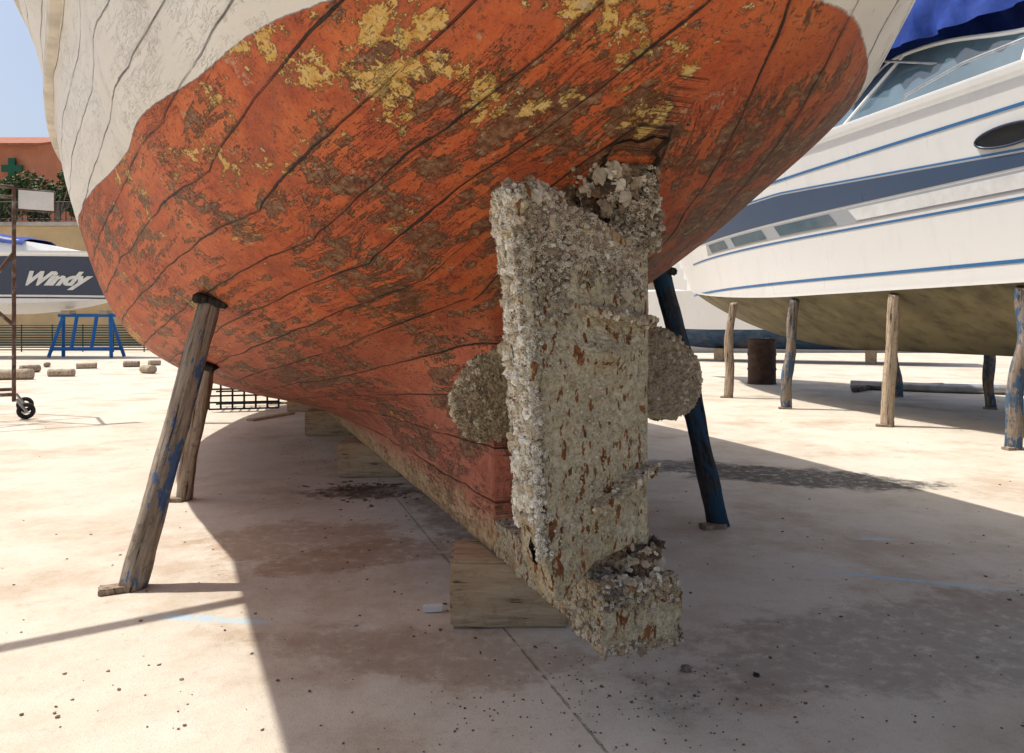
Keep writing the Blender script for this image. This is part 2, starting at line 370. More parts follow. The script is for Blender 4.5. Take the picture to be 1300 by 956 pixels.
DECK=simple('deck_paint',(.4,.38,.34)); DV=[];DF=[]
for i,s in enumerate(svals):
    a=V[idx[-1,i,KL+KU-8]]; DV+= [(a[0]*.97,a[1],a[2]),(-a[0]*.97,a[1],a[2])]
for i in range(len(svals)-1): DF.append((2*i,2*i+1,2*i+3,2*i+2))
mobj('deck',DV,DF,DECK,boat)
def rail(name,kidx,out,hh,mat,dz=0):
    V2=[];F2=[]
    for side in (-1,1):
        b=len(V2)
        for i,s in enumerate(svals):
            x,y,z=V[idx[side,i,kidx]]; z+=dz
            for (o,h) in ((-.02,-hh),(out*.8,-hh),(out,-hh*.5),(out,hh*.5),(out*.8,hh),(-.02,hh)): V2.append((x+side*o,y,z+h))
        for i in range(len(svals)-1):
            for k in range(6): F2.append((b+i*6+k,b+i*6+(k+1)%6,b+(i+1)*6+(k+1)%6,b+(i+1)*6+k))
    return mobj(name,V2,F2,mat,boat)
RAILM=simple('cream_rail_paint',(.60,.56,.49),.7,.3,5,.006,dirt=(.30,.22,.15),dl=.56)
rail('rubbing_strake',KL+KU-21,.05,.04,RAILM); rail('cap_rail',KL+KU,.06,.04,RAILM,.02)

def hull_z(s,t):
    lo,up,_,_=section(s); c=up if lo is None else np.concatenate([lo,up]); 
    return float(np.interp(abs(t),c[:,0],c[:,1]))

class Shells:
    def __init__(s): s.V=[];s.F=[];s.C=[]
    def cup(s,p,n,r,pal=None,h=None):
        n=(n+Vector((U(-.4,.4),U(-.4,.4),U(-.4,.4)))).normalized(); a=n.orthogonal().normalized(); b=n.cross(a)
        h=h or r*U(.5,1.1); b0=len(s.V); base=pal
        k6=6; j=[U(.75,1.25) for _ in range(k6)]; off=U(0,6)
        for (rr,hh,cf) in ((1.0,-.3,.75),(.66,1.0,1.0),(.42,.95,.9),(.25,.35,.2)):
            for k in range(k6):
                an=off+2*math.pi*k/k6; s.V.append(p+(a*math.cos(an)+b*math.sin(an))*r*rr*j[k]+n*h*hh); s.C.append(tuple(c*cf for c in base))
        for q in range(3):
            for k in range(k6):
                k2=(k+1)%k6; s.F.append((b0+q*k6+k,b0+q*k6+k2,b0+(q+1)*k6+k2,b0+(q+1)*k6+k))
        s.F.append(tuple(b0+18+k for k in range(k6)))
    def lump(s,p,r,col):
        b0=len(s.V); st=(U(.6,1.3),U(.6,1.3),U(.6,1.3)); sd=Vector((U(0,50),U(0,50),U(0,50)))
        nl,ns=6,9
        for i in range(nl+1):
            th=math.pi*i/nl
            for k in range(ns):
                an=2*math.pi*k/ns; d=Vector((math.sin(th)*math.cos(an),math.sin(th)*math.sin(an),math.cos(th)))
                f=1+.9*mn.noise(d*2.3+sd); s.V.append(p+Vector((d.x*st[0],d.y*st[1],d.z*st[2]))*r*f); s.C.append(tuple(c*(.55+.45*f) for c in col))
        for i in range(nl):
            for k in range(ns): s.F.append((b0+i*ns+k,b0+(i+1)*ns+k,b0+(i+1)*ns+(k+1)%ns,b0+i*ns+(k+1)%ns))
    def obj(s,name,parent):
        o=mobj(name,s.V,s.F,SHELL,parent); ca=o.data.color_attributes.new('Col','FLOAT_COLOR','POINT')
        ca.data.foreach_set('color',np.array([(*c,1) for c in s.C],dtype=np.float32).ravel()); return o

# ---- rudder, hard over
st_w=Vector((.42,2.42,0)); cd=Vector((-.85,-.53,0)).normalized(); nn=Vector((.53,-.85,0)).normalized(); TH=.105
zbx,zby=[0,.20,.33,.365,.43],[.60,.56,.465,.48,.72]; ztx,zty=[0,.10,.20,.30,.34,.42,.50],[1.565,1.585,1.62,1.635,1.69,1.705,1.685]
def rp(c,z,o): return st_w+cd*c+nn*o+Vector((0,0,z))
NC,NZ=100,320; RV=[];RF=[]
def Lc(z): return float(np.interp(z,[.45,.7,1.0,1.4,1.7],[.405,.415,.432,.460,.502]))
def szc(zc,c): return zc+(.11 if zc<1 else -.03)*(-(c/.24))*(1)+(.05 if zc<1 else 0)
STR=((1.315,.25,.050),(.79,.22,.058))
def bl(u,v,sgn):
    c=u*.43; zb=float(np.interp(c,zbx,zby)); zt=float(np.interp(u*.49,ztx,zty)); z=zb+(zt-zb)*v
    c=u*Lc(z)
    e=min(u/.06,(1-u)/.05,v/.02,(1-v)/.02,1); e=max(e,0); o=TH/2*math.sqrt(max(0,1-(1-e)**2))
    p=rp(c,z,-TH/2+sgn*o)
    q=Vector((c*1.0,sgn*.3,z)); a=.006*mn.fractal(q*22,1,2,4)+.010*mn.fractal(q*5,1,2,3)
    edge=max(0,(u-.88)/.12)+max(0,(v-.82)/.18)+max(0,(.06-u)/.06)*.5
    edge=min(edge,1.3)
    a+=edge*(.010+.046*mn.fractal(q*12+Vector((5,5,5)),1,2,5))
    for (zc,cm,h) in STR:
        zc2=szc(zc,c)+.006*mn.noise(q*20)
        a+=h*math.exp(-((z-zc2)/.015)**6)*(1/(1+math.exp((c-cm)/.006)))
    a+=.050*math.exp(-((z-1.21)/.034)**2-((c-.17)/.09)**2)
    if u>.9: p+=cd*(.024*mn.fractal(q*15,1,2,5))
    if u<.06:
        p+=cd*(.018*mn.fractal(q*12,1,2,5)); 
        for zc,cm,h in STR: p-=cd*.032*math.exp(-((z-szc(zc,0))/.020)**4)
    if v>.97: p+=Vector((0,0,.03*mn.fractal(q*15,1,2,4)))
    return p+nn*(sgn*max(a,-.02) if e>0 else 0)
for sgn in (1,-1):
    b=len(RV)
    for i in range(NC+1):
        for j in range(NZ+1): RV.append(W2B(bl(i/NC,j/NZ,sgn)))
    for i in range(NC):
        for j in range(NZ):
            q=(b+i*(NZ+1)+j,b+(i+1)*(NZ+1)+j,b+(i+1)*(NZ+1)+j+1,b+i*(NZ+1)+j+1); RF.append(q if sgn<0 else q[::-1])
rud=mobj('rudder',RV,RF,CRUST,boat,True); rud['label']='crusted rudder blade turned hard over, rust stained'
sh=Shells()
def bp(c,z,o): return W2B(rp(c,z,o))
nB=BMI.to_3x3()@nn; cB=BMI.to_3x3()@cd
pal_w=[(.74,.70,.60),(.66,.61,.49),(.57,.50,.38),(.78,.76,.69),(.46,.38,.26)]
pal_g=[(.46,.40,.31),(.38,.32,.24),(.55,.49,.39),(.23,.18,.13),(.62,.57,.47),(.30,.23,.16)]
for _ in range(3400):
    z=.71+.98*rnd(); c=Lc(z)+U(-.008,.006); o=U(-TH,0)
    n=cB*1.0+nB*U(-.6,.8); sh.cup(bp(c,z,o),n,U(.003,.0095),random.choice(pal_w))
for _ in range(1500):
    z=.62+1.05*rnd(); c=Lc(z)-abs(random.gauss(0,.018)); sh.cup(bp(c,z,.006),nB,U(.003,.008),random.choice(pal_w))
for _ in range(3000):
    c=U(-.0,.49); z=float(np.interp(c,ztx,zty))-abs(random.gauss(0,.10))*(.7+1.0*(c>.30)); sh.cup(bp(c,z,.009),nB,U(.003,.0095),random.choice(pal_g))
for _ in range(1400):
    c=U(-.01,.49); z=float(np.interp(c,ztx,zty))+U(-.02,.012); o=U(-TH,.01); sh.cup(bp(c,z,o),Vector((0,0,1))+nB*.3,U(.004,.010),random.choice(pal_g))
for _ in range(420):
    c=U(-.01,.49); z=float(np.interp(c,ztx,zty))-abs(random.gauss(0,.07))+.015; sh.lump(bp(c,z,U(-TH,.010)),U(.008,.023),random.choice(pal_g))
for _ in range(1200):
    z=U(.60,1.58); o=U(-TH,.0); sh.cup(bp(U(-.008,.004),z,o),-cB+nB*U(-.2,1),U(.003,.008),random.choice(pal_g))
for _ in range(120):
    z=U(.60,1.58); sh.lump(bp(U(-.006,.004),z,U(-TH,-.01)),U(.006,.016),random.choice(pal_g))
for _ in range(900):
    c=U(.02,.42); z=U(.6,1.5)
    if mn.noise(Vector((c*7,z*5,1)))>.0: sh.cup(bp(c,z,.003),nB,U(.0015,.0045),random.choice(pal_w))
for _ in range(380):
    z=.71+.96*rnd(); sh.lump(bp(Lc(z)+U(-.012,.006),z,U(-TH,0)),U(.006,.018),random.choice(pal_w))
for _ in range(200):
    zc,cm,h=random.choice(STR); c=U(-.025,cm); sh.lump(bp(c,szc(zc,c)+U(-.016,.012),U(.02,h)),U(.004,.010),random.choice(pal_g))
sh.obj('barnacle_crust',rud)['kind']='stuff'
pts=[W2B((.40,2.45,z)) for z in np.linspace(.45,1.95,26)]
V3,F3=tubemesh(pts,.045,14,[.04+.012*mn.noise(Vector((0,0,z*7))) for z in np.linspace(.45,1.95,26)]); stock=mobj('rudder_stock',V3,F3,CRUST,boat,True)
sh=Shells()
for _ in range(1500):
    an=U(0,6.28); z=1.54+abs(random.gauss(0,.12)); r=.04+.04*rnd()+.03*mn.noise(Vector((math.cos(an)*2,math.sin(an)*2,z*8)))
    d=Vector((math.cos(an),math.sin(an),0)); sh.cup(W2B((.40,2.45,min(z,1.80)))+d*r,d,U(.004,.011),random.choice(pal_g))
DKL=[(.10,.07,.045),(.16,.11,.07),(.06,.04,.03)]
for _ in range(1000):
    s=-.96+U(-.04,.42); f=max(0,s+.96); t=random.gauss(0,.035+.06*f); z=hull_z(s,t)-abs(random.gauss(0,.038)); sh.lump(Vector((t,s,z)),U(.008,.027),random.choice(pal_g+DKL+DKL))
for _ in range(700):
    s=-.96+U(-.04,.45); t=random.gauss(0,.05+.10*max(0,s+.96)); z=hull_z(s,t); sh.cup(Vector((t,s,z)),Vector((0,0,-1)),U(.004,.010),random.choice(pal_g+DKL))
for _ in range(220):
    z=U(1.54,1.78); an=U(0,6.28); sh.lump(W2B((.40,2.45,z))+Vector((math.cos(an),math.sin(an),0))*.05,U(.01,.026),random.choice(pal_g+DKL))
sh.obj('barnacle_crust',stock)['kind']='stuff'
HV=[];HF=[];Nh=30
for k in range(Nh):
    an=2*math.pi*k/Nh; r=.10*(1+.6*mn.fractal(Vector((math.cos(an)*2,math.sin(an)*2,3)),1,2,3)); t=math.cos(an)*r; s=-1.02+math.sin(an)*r*1.1
    HV.append((t,s,hull_z(s,max(abs(t),.06))-.014))
HV.append((0,-1.02,1.93)); HF=[(k,(k+1)%Nh,Nh) for k in range(Nh)]
mobj('stock_aperture',HV,HF,simple('rotten_wood',(.045,.025,.014),.9,.7,20,.02),boat,True)

# ---- keel shoe with heel bearing
def displ_box(name,x0,x1,y0,y1,z0,z1,nx,ny,nz,amp,mat,parent,fun=None):
    Vx=[];Fx=[];mp={}
    def vid(i,j,k):
        key=(i,j,k)
        if key not in mp:
            p=Vector((x0+(x1-x0)*i/nx,y0+(y1-y0)*j/ny,z0+(z1-z0)*k/nz))
            if fun: p=fun(p)
            q=p*1.0; c=Vector(((i/nx-.5),(j/ny-.5)*.3,(k/nz-.5))).normalized()
            p=p+c*(amp*mn.fractal(q*11,1,2,4)+amp*.8*mn.fractal(q*28,1,2,3)); mp[key]=len(Vx); Vx.append(p)
        return mp[key]
    for i in range(nx):
        for j in range(ny):
            for k,fl in ((0,1),(nz,0)):
                q=(vid(i,j,k),vid(i+1,j,k),vid(i+1,j+1,k),vid(i,j+1,k)); Fx.append(q[::-1] if fl else q)
    for i in range(nx):
        for k in range(nz):
            for j,fl in ((0,0),(ny,1)):
                q=(vid(i,j,k),vid(i+1,j,k),vid(i+1,j,k+1),vid(i,j,k+1)); Fx.append(q[::-1] if fl else q)
    for j in range(ny):
        for k in range(nz):
            for i,fl in ((0,1),(nx,0)):
                q=(vid(i,j,k),vid(i,j+1,k),vid(i,j+1,k+1),vid(i,j,k+1)); Fx.append(q[::-1] if fl else q)
    return mobj(name,Vx,Fx,mat,parent,True)
def taper(p):
    f=max(0,min(1,(-p.y-.80)/.03)); p.x=p.x*(1+f*(.45 if p.x<0 else 1.15)); 
    if p.z>.4: p.z+=f*.06
    return p
shoe=displ_box('keel_shoe',-.075,.075,-1.05,.02,.30,.45,22,120,20,.012,CRUST,boat,taper)
sh=Shells()
for _ in range(1500):
    s=U(-1.06,-.70) if rnd()<.8 else U(-1.06,0); k=random.choice('lrtteb'); wl,wr=(.112,.165) if s<-.82 else (.078,.078)
    if k=='l': p=Vector((-wl,s,U(.31,.48)));n=Vector((-1,0,0))
    elif k=='r': p=Vector((wr,s,U(.31,.48)));n=Vector((1,0,0))
    elif k=='t': p=Vector((U(-wl,wr),s,.51 if s<-.82 else .45));n=Vector((0,0,1))
    elif k=='b': p=Vector((U(-.11,.155),-1.05,.30+rnd()*.03));n=Vector((0,-1,-.5))
    else: p=Vector((U(-.11,.155),-1.055,.50-abs(random.gauss(0,.04))));n=Vector((0,-1,0))
    sh.cup(p,n,U(.003,.008),random.choice(pal_g+[(.5,.40,.24)]))
for _ in range(280):
    sh.lump(Vector((U(-.11,.15),U(-1.06,-.82),.505+U(-.02,.010))),U(.007,.016),random.choice(pal_g+[(.12,.10,.10),(.24,.14,.07)]))
for _ in range(150):
    sh.lump(Vector((U(-.11,.15),U(-1.06,-.82),.295+U(0,.03))),U(.007,.015),random.choice(pal_g))
for _ in range(260):
    an=U(0,6.28); z=U(.48,.60); sh.lump(W2B((.40,2.44,z))+Vector((math.cos(an),math.sin(an),0))*U(.04,.08),U(.007,.02),random.choice(pal_g+DKL))
sh.obj('barnacle_crust',shoe)['kind']='stuff'
# ---- propeller
hubp=Vector((0,-.66,1.10))
V4,F4=tubemesh([hubp+Vector((0,y,0)) for y in np.linspace(-.12,.68,22)],.05,16,[.03+.035*min(1,(i)/4) if i<7 else .032 for i in range(22)]); prop=mobj('propeller',V4,F4,CRUSTP,boat,True)
def blade(ang,R1=.465,pitch=38):
    Vb=[];Fb=[];nr,nc2=40,36
    er=Vector((math.cos(ang),0,math.sin(ang))); et=Vector((-math.sin(ang),0,math.cos(ang))); ey=Vector((0,1,0))
    for sg in (1,-1):
        b=len(Vb)
        for i in range(nr+1):
            r=.03+(R1-.03)*math.sin(i/nr*math.pi/2); f=r/R1; rc=R1-.185;rd=.186
            w=.19*math.sqrt(max(0,1-((r-rc)/rd)**2)) if r>rc else .19-.12*((rc-r)/rc)**1.6
            w=max(w,.004); pit=math.radians(pitch-16*f)
            for j in range(nc2+1):
                q=2*j/nc2-1; tdir=et*math.cos(pit)+ey*math.sin(pit); th=.020*math.sqrt(max(0,1-q*q))*(1-.5*f)+.002
                p=hubp+er*r*(1+.03*mn.noise(Vector((q*5,ang,0))))+tdir*(q*w*(1+.10*mn.noise(Vector((r*18,q*2,ang))))); nb=er.cross(tdir).normalized()
                th+=.014*mn.fractal(p*24,1,2,4); Vb.append(p+nb*sg*max(.001,th))
        for i in range(nr):
            for j in range(nc2):
                q=(b+i*(nc2+1)+j,b+(i+1)*(nc2+1)+j,b+(i+1)*(nc2+1)+j+1,b+i*(nc2+1)+j+1); Fb.append(q if sg>0 else q[::-1])
    o=mobj('propeller_blade',Vb,Fb,CRUSTP,prop,True)
    s2=Shells()
    for _ in range(1000):
        v=Vb[int(rnd()*len(Vb))]; s2.cup(v,Vector((0,-1,0)),U(.0025,.006),random.choice([(.48,.40,.28),(.58,.50,.38),(.34,.27,.18)]))
    for _ in range(120):
        v=Vb[int((rnd()**.4)*len(Vb)*.5)]; s2.lump(v,U(.004,.010),random.choice([(.48,.40,.28),(.58,.50,.38),(.34,.27,.18)]))
    s2.obj('blade_crust',prop)['kind']='stuff'
    return o
blade(math.radians(187),.47); blade(math.radians(5),.50)

# ---------------------------------------------------------------- timber props
def prop_pole(foot,top,r0,r1,mat,label,group='timber props holding up the boats',pad=True,plate=True,padrot=0,seg=18,bend=.03):
    foot=Vector(foot); top=Vector(top); d=top-foot; L=d.length; q=d.to_track_quat('Z','Y')
    e=bpy.data.objects.new('timber_prop',None); link(e); e.location=foot; e.empty_display_size=.2; tag(e,label,'wooden prop',group)
    n=40; V=[];F=[]; sd=Vector((U(0,99),U(0,99),0))
    for i in range(n+1):
        t=i/n; z=L*t; r=r0+(r1-r0)*t; w=math.sin(math.pi*t)*.6+.4
        cx=bend*w*mn.noise(Vector((t*2.2,0,0))+sd); cy=bend*w*mn.noise(Vector((t*2.2,7,0))+sd)
        for k in range(seg):
            an=2*math.pi*k/seg; rr=r*(1+.22*mn.fractal(Vector((math.cos(an)*1.2,math.sin(an)*1.2,z*2.2))+sd,1,2,4))
            V.append((cx+math.cos(an)*rr,cy+math.sin(an)*rr,z+(.02*math.cos(an+1) if i in(0,n) else 0)))
    for i in range(n):
        for k in range(seg): F.append((i*seg+k,i*seg+(k+1)%seg,(i+1)*seg+(k+1)%seg,(i+1)*seg+k))
    F.append(tuple(range(seg))[::-1]); F.append(tuple(n*seg+k for k in range(seg)))
    p=mobj('pole',V,F,mat,e,True); p.rotation_mode='QUATERNION'; p.rotation_quaternion=q
    if pad:
        box('pad',(r1*3.2,r1*2.2,.045),(d.x,d.y,d.z+.01),PADM,e,0,.008,.006,3,rot=(.15,.22,padrot))
    if plate:
        box('foot_wedge',(r0*2.4,r0*1.3,.03),(-.05,-.05,.016),WOODN,e,U(-.6,.6),.006,.004,2)
    return e
t0=W2B((-1.62,4.0,0)); prop_pole((-1.88,3.74,0),(-1.60,4.02,hull_z(t0.y,t0.x)-.05),.066,.055,WOODL,'weathered grey timber pole with blue paint smears propping the old hull',padrot=.3)
def bprop(s,t,ft,fs,mat,lab,r=.06):
    z=hull_z(s,t)-.05; prop_pole(B2W((ft,fs,0)),B2W((t,s,z)),r,r*.9,mat,lab)
bprop(3.0,-1.30,-1.45,3.05,WOODN,'pale timber pole under the bilge of the old boat')
bprop(8.0,-1.45,-1.75,7.9,WOODN,'pale timber pole under the bilge of the old boat',.07)
prop_pole((1.34,4.9,0),(.94,4.80,hull_z(*reversed(W2B((.94,4.8,0))[:2]))-.05),.066,.062,WOODD,'dark blue painted timber pole bracing the old hull')
bprop(4.2,1.7,2.2,4.2,WOODN,'grey timber pole under the bilge of the old boat')
bprop(8.0,1.5,2.0,8.0,WOODN,'grey timber pole under the bilge of the old boat')

def kblock(x0,x1,y,d,h,rz,lab):
    o=box('keel_block',((x1-x0),d,h),((x0+x1)/2,y+d/2,h/2),BLOCK,None,rz,.012,.007,7); tag(o,lab,'wooden block','timber blocks under the keel'); return o
kblock(-.27,.24,3.24,.32,.292,.03,'squared timber block carrying the heel of the keel')
kblock(-1.5,-.92,6.45,.32,.292,.05,'squared timber block under the keel')
kblock(-2.45,-1.8,8.9,.3,.285,.1,'squared timber block under the keel')
kblock(-3.4,-2.75,11.4,.3,.285,.1,'squared timber block under the keel')

# ---------------------------------------------------------------- motor boats
def motor_boat(name,loc,rz,label,P):
    e=empty(name,loc,rz,label,'motor boat')
    def pf(q,L): 
        return 1-.06*max(0,(P['q3']-q)/(P['q3']-P['q0'])) if q<P['q3'] else max(0,1-((q-P['q3'])/(L-P['q3']))**2.2)
    def zc(q): return P['zc']+P.get('cr',.02)*max(0,q-P['q3']-1)**1.6
    def zs(q): return P['zs']+.012*q
    def zk(q): 
        t=max(0,(q-P['q3']-1)/(P['Lc']-P['q3']-1)); return P['zk']+(zc(P['Lc'])-P['zk'])*min(1,t)**2
    def side(q,z):
        a,b=zc(q),zs(q); w=max(0,min(1,(z-a)/(b-a))); L=P['Lc']+(P['Ls']-P['Lc'])*w; bb=P['bc']+(P['bs']-P['bc'])*w**1.3
        return bb*pf(q,L)
    def strip(nm,z0,z1,mat,qa,qb,off=.0,sides=(-1,1),n=60,m=6,parent=e,skew=0):
        V=[];F=[]
        for sd in sides:
            b=len(V)
            for i in range(n+1):
                q=qa+(qb-qa)*i/n
                for j in range(m+1):
                    a0=z0(q) if callable(z0) else z0; a1=z1(q) if callable(z1) else z1
                    z=a0+(a1-a0)*j/m; qq=q+skew*(z-a0); V.append((sd*(side(qq,z)+off),qq,z))
            for i in range(n):
                for j in range(m):
                    f=(b+i*(m+1)+j,b+(i+1)*(m+1)+j,b+(i+1)*(m+1)+j+1,b+i*(m+1)+j+1); F.append(f if sd>0 else f[::-1])
        return mobj(nm,V,F,mat,parent,True)
    strip('topsides',zc,zs,P['mat'],P['q0'],P['Ls']-.01,0,(-1,1),90,14)
    V=[];F=[];m=8
    for q in np.linspace(P['q0'],P['Lc'],60):
        for j in range(-m,m+1):
            w=abs(j)/m; b=side(q,zc(q)); x=math.copysign(w*b,j); z=zk(q)+(zc(q)-.0-zk(q))*(w**1.1); V.append((x*1.0,q,z))
    M2=2*m+1
    for i in range(59):
        for j in range(2*m): F.append((i*M2+j,(i+1)*M2+j,(i+1)*M2+j+1,i*M2+j+1))
    mobj('bottom',V,F,P['bmat'],e,True)
    q=P['q0']; n=10; V=[(0,q,zk(q))]+[(side(q,zc(q)+(zs(q)-zc(q))*i/n),q,zc(q)+(zs(q)-zc(q))*i/n) for i in range(n+1)]+[(-side(q,zc(q)+(zs(q)-zc(q))*i/n),q,zc(q)+(zs(q)-zc(q))*i/n) for i in range(n,-1,-1)]
    mobj('transom',V,[tuple(range(len(V)))],P['mat'],e)
    V=[];F=[];qs=np.linspace(P['q0'],P['Ls']-.01,50)
    for q in qs:
        for j in range(-5,6): w=j/5; V.append((w*side(q,zs(q)),q,zs(q)+.10*(1-w*w)*side(q,zs(q))))
    for i in range(49):
        for j in range(10): F.append((i*11+j,i*11+j+1,(i+1)*11+j+1,(i+1)*11+j))
    mobj('deck',V,F,GELW,e,True)
    return e,strip,side,zs,zc

YA=math.atan(.244)
P=dict(zk=.9,zc=1.75,zs=3.93,bc=1.52,bs=1.86,q0=-5,q3=3,Lc=10.2,Ls=11.8,mat=GELW,bmat=ANTI)
ye,strip,side,zs,zc=motor_boat('motor_boat',(6.77,8.32,0),YA,'large white motor boat with navy bands standing on timber posts',P)
strip('boot_stripe',1.955,1.995,BLUE,-5,9.6,.006)
strip('chine_stripe',lambda q:zc(q)+.0,lambda q:zc(q)+.035,GELW,-5,9.6,.03)
strip('lower_stripe',2.60,2.63,BLUE,-5,8.6,.006)
strip('window_band',2.68,2.90,GREYB,-5,7.2,.005)
bt=lambda q:3.08+.06*max(-1,min(4,q))
strip('navy_band',2.93,bt,STEELB,-5,8.4,.006)
strip('band_edge',lambda q:bt(q)+.02,lambda q:bt(q)+.045,BLUE,-5,8.4,.007)
strip('upper_stripe',3.52,3.555,BLUE,-5,9.5,.006)
strip('gunwale_moulding',lambda q:zs(q)-.07,lambda q:zs(q)+.02,GELW,-5,11.3,.035)
for a,b in ((6.0,6.9),(4.5,5.7),(2.7,4.1),(-1.2,2.3),(-4.8,-1.5)):
    for sdd in (-1,1): strip('side_window',2.71,2.87,GLASS if a>2 else WHITEP,a,b,.011,(sdd,),14,2,ye,.9)
V=[(-(side(-.1,3.26)+.02),-.1,3.27)];F=[]
N=28
for k in range(N):
    an=2*math.pi*k/N; q=-.1+.40*math.cos(an); z=3.27+.095*math.sin(an); V.append((-(side(q,z)+.02),q,z))
for k in range(N): F.append((0,1+(k+1)%N,1+k))
ph=mobj('porthole',V,F,DARKG,ye)
tube('porthole_rim',[(-(side(-.1+.41*math.cos(a),3.27+.105*math.sin(a))+.02),-.1+.41*math.cos(a),3.27+.105*math.sin(a)) for a in np.linspace(0,2*math.pi,33)],.014,NAVY,ph,6)
base=[(-1.42,-3.5,3.92),(-1.45,-1.5,3.95),(-1.44,0,4.0),(-1.40,1.5,4.10),(-1.30,3.0,4.18),(-1.0,4.4,4.25),(-.5,4.95,4.30),(0,5.1,4.32)]
topc=[(-1.36,-3.4,4.12),(-1.33,-1.5,4.25),(-1.28,0,4.45),(-1.20,1.2,4.76),(-1.05,2.1,4.92),(-.80,2.75,5.0),(-.4,3.1,5.05),(0,3.2,5.06)]
def mir(l): return l+[(-x,y,z) for x,y,z in l[:-1][::-1]]
B_,T_=mir(base),mir(topc)
def densify(l,n=6):
    out=[];L=len(l); t=list(range(L))
    for i in range(L-1):
        for k in range(n): out.append(tuple(herm(t,[p[c] for p in l],i+k/n+1e-9) for c in range(3)))
    out.append(l[-1]); return out
Bd,Td=densify(B_),densify(T_); n=len(Bd)
wsc=mobj('windscreen',list(Bd)+list(Td),[(i,i+1,n+i+1,n+i) for i in range(n-1)],GLASS,ye,True)
tubes('windscreen_frame',[Bd,Td]+[[B_[i],T_[i]] for i in (2,4,5,9,10,12)],.03,GELW,wsc,8)
co=[(x*1.06,y*1.02+.02,z-.45) for x,y,z in Bd]; mobj('coaming',co+list(Bd),[(i,i+1,n+i+1,n+i) for i in range(n-1)],GELW,ye,True)
tube('grab_rail',[(-1.55,-3,4.0),(-1.58,-2.9,4.22),(-1.58,.6,4.26),(-1.56,1.5,4.16),(-1.56,1.6,4.0)],.018,STEEL,ye,8)
br=[[(-side(q,zs(q))+.08,q,zs(q)+.45) for q in np.linspace(5.6,11.2,16)]]
for q in np.linspace(5.6,11.0,6): br.append([(-side(q,zs(q))+.08,q,zs(q)),(-side(q,zs(q))+.08,q,zs(q)+.45)])
tubes('bow_rail',br,.014,STEEL,ye,6)
V=[];F=[];nq,na=70,80
for i in range(nq+1):
    q=-4+8.0*i/nq; e=min(1,(i/nq)/.1,(1-i/nq)/.16); e=math.sqrt(max(0,1-(1-e)**2))
    for k in range(na+1):
        th=math.pi*k/na; x=-1.40*math.copysign(abs(math.cos(th))**.55,math.cos(th)); zz=abs(math.sin(th))**.75
        p=Vector((x*(.84+.16*e),q,(4.30+.09*q)+.40+(1.30*e)*zz))
        f=.12*mn.fractal(Vector((x*1.2,q*3.2,zz*1.5)),1,2,4)+.09*abs(math.sin(q*5+x*2.5+4*zz+2*mn.noise(Vector((q,x,zz)))))
        V.append(p+Vector((math.copysign(abs(math.cos(th)),x)*f,0,math.sin(th)*f)))
for i in range(nq):
    for k in range(na): F.append((i*(na+1)+k,(i+1)*(na+1)+k,(i+1)*(na+1)+k+1,i*(na+1)+k+1))
mobj('canvas_cover',V,F,CANVAS,ye,True)
for sx in (-1,1): tube('canvas_hoop',[(sx*1.25,1.0,4.4),(sx*1.28,2.6,5.0)],.018,STEEL,ye)
for fx_,fy,mat,lab in ((3.88,13.6,WOODN,'brown timber post'),(4.29,11.8,WOODB,'blue-smeared timber post'),(4.82,9.75,WOODP,'pale bare timber post'),(5.28,7.95,WOODB,'grey-blue timber post')):
    prop_pole((fx_,fy,0),(fx_+.12,fy+.03,1.70),.08,.07,mat,lab+' holding up the white motor boat',pad=False,bend=.08)
def y2w(x,q,z): return Matrix.Translation((6.77,8.32,0))@Matrix.Rotation(YA,4,'Z')@Vector((x,q,z))
for q in (5.2,3.2,1.0,-1.2): 
    f=y2w(1.5,q,0); t=y2w(1.40,q,1.66); prop_pole(f,t,.08,.075,WOODB,'blue flecked post on the far side of the white motor boat',pad=False,bend=.06)
dr=empty('oil_drum',(5.55,16.8,0),0,'dark rusty ribbed drum standing under the motor boat','drum')
zz=np.linspace(0,1.0,41); rr=[.30+.018*(math.exp(-((z-.33)/.02)**2)+math.exp(-((z-.66)/.02)**2)+math.exp(-((z-.99)/.02)**2)+math.exp(-((z-.01)/.02)**2)) for z in zz]
V,F=tubemesh([(0,0,z) for z in zz],.3,32,rr); mobj('barrel',V,F,simple('dark_rust',(.06,.035,.025),.8,.6,6,.006),dr,True)
V,F=tubemesh([(.12,0,.99),(.12,0,1.03)],.04,12); mobj('bung',V,F,STEEL,dr)
o=tube('metal_pipe',[(6.9,15.4,.09),(8.2,14.6,.09),(10.5,13.6,.1),(12.5,13.0,.1)],.09,STEEL,None,12); tag(o,'long dull metal pipe lying on the concrete','pipe')
o=tube('metal_pipe',[(6.6,14.6,.05),(7.4,15.4,.06),(9.0,15.8,.05)],.05,RUST,None,10); tag(o,'bent rusty pipe lying on the concrete','pipe')
P3=dict(zk=.45,zc=1.15,zs=2.5,bc=1.2,bs=1.5,q0=-5,q3=1,Lc=6,Ls=7,mat=GELW,bmat=simple('faded_blue_bottom',(.05,.09,.16),.8,.5,3,.004,dirt=(.12,.11,.10)))
motor_boat('motor_boat',(9.5,27,0),math.radians(64),'smaller white motor boat with faded blue bottom on low chocks',P3)
for q in (-3,2): 
    p=Matrix.Translation((9.5,27,0))@Matrix.Rotation(math.radians(64),4,'Z')@Vector((0,q,0)); o=box('keel_chock',(.9,.35,.46),(p.x,p.y,.23),BLOCK,None,math.radians(64),.02,.008,3); tag(o,'heavy timber chock under the smaller motor boat','wooden block','timber chocks under the smaller motor boat')

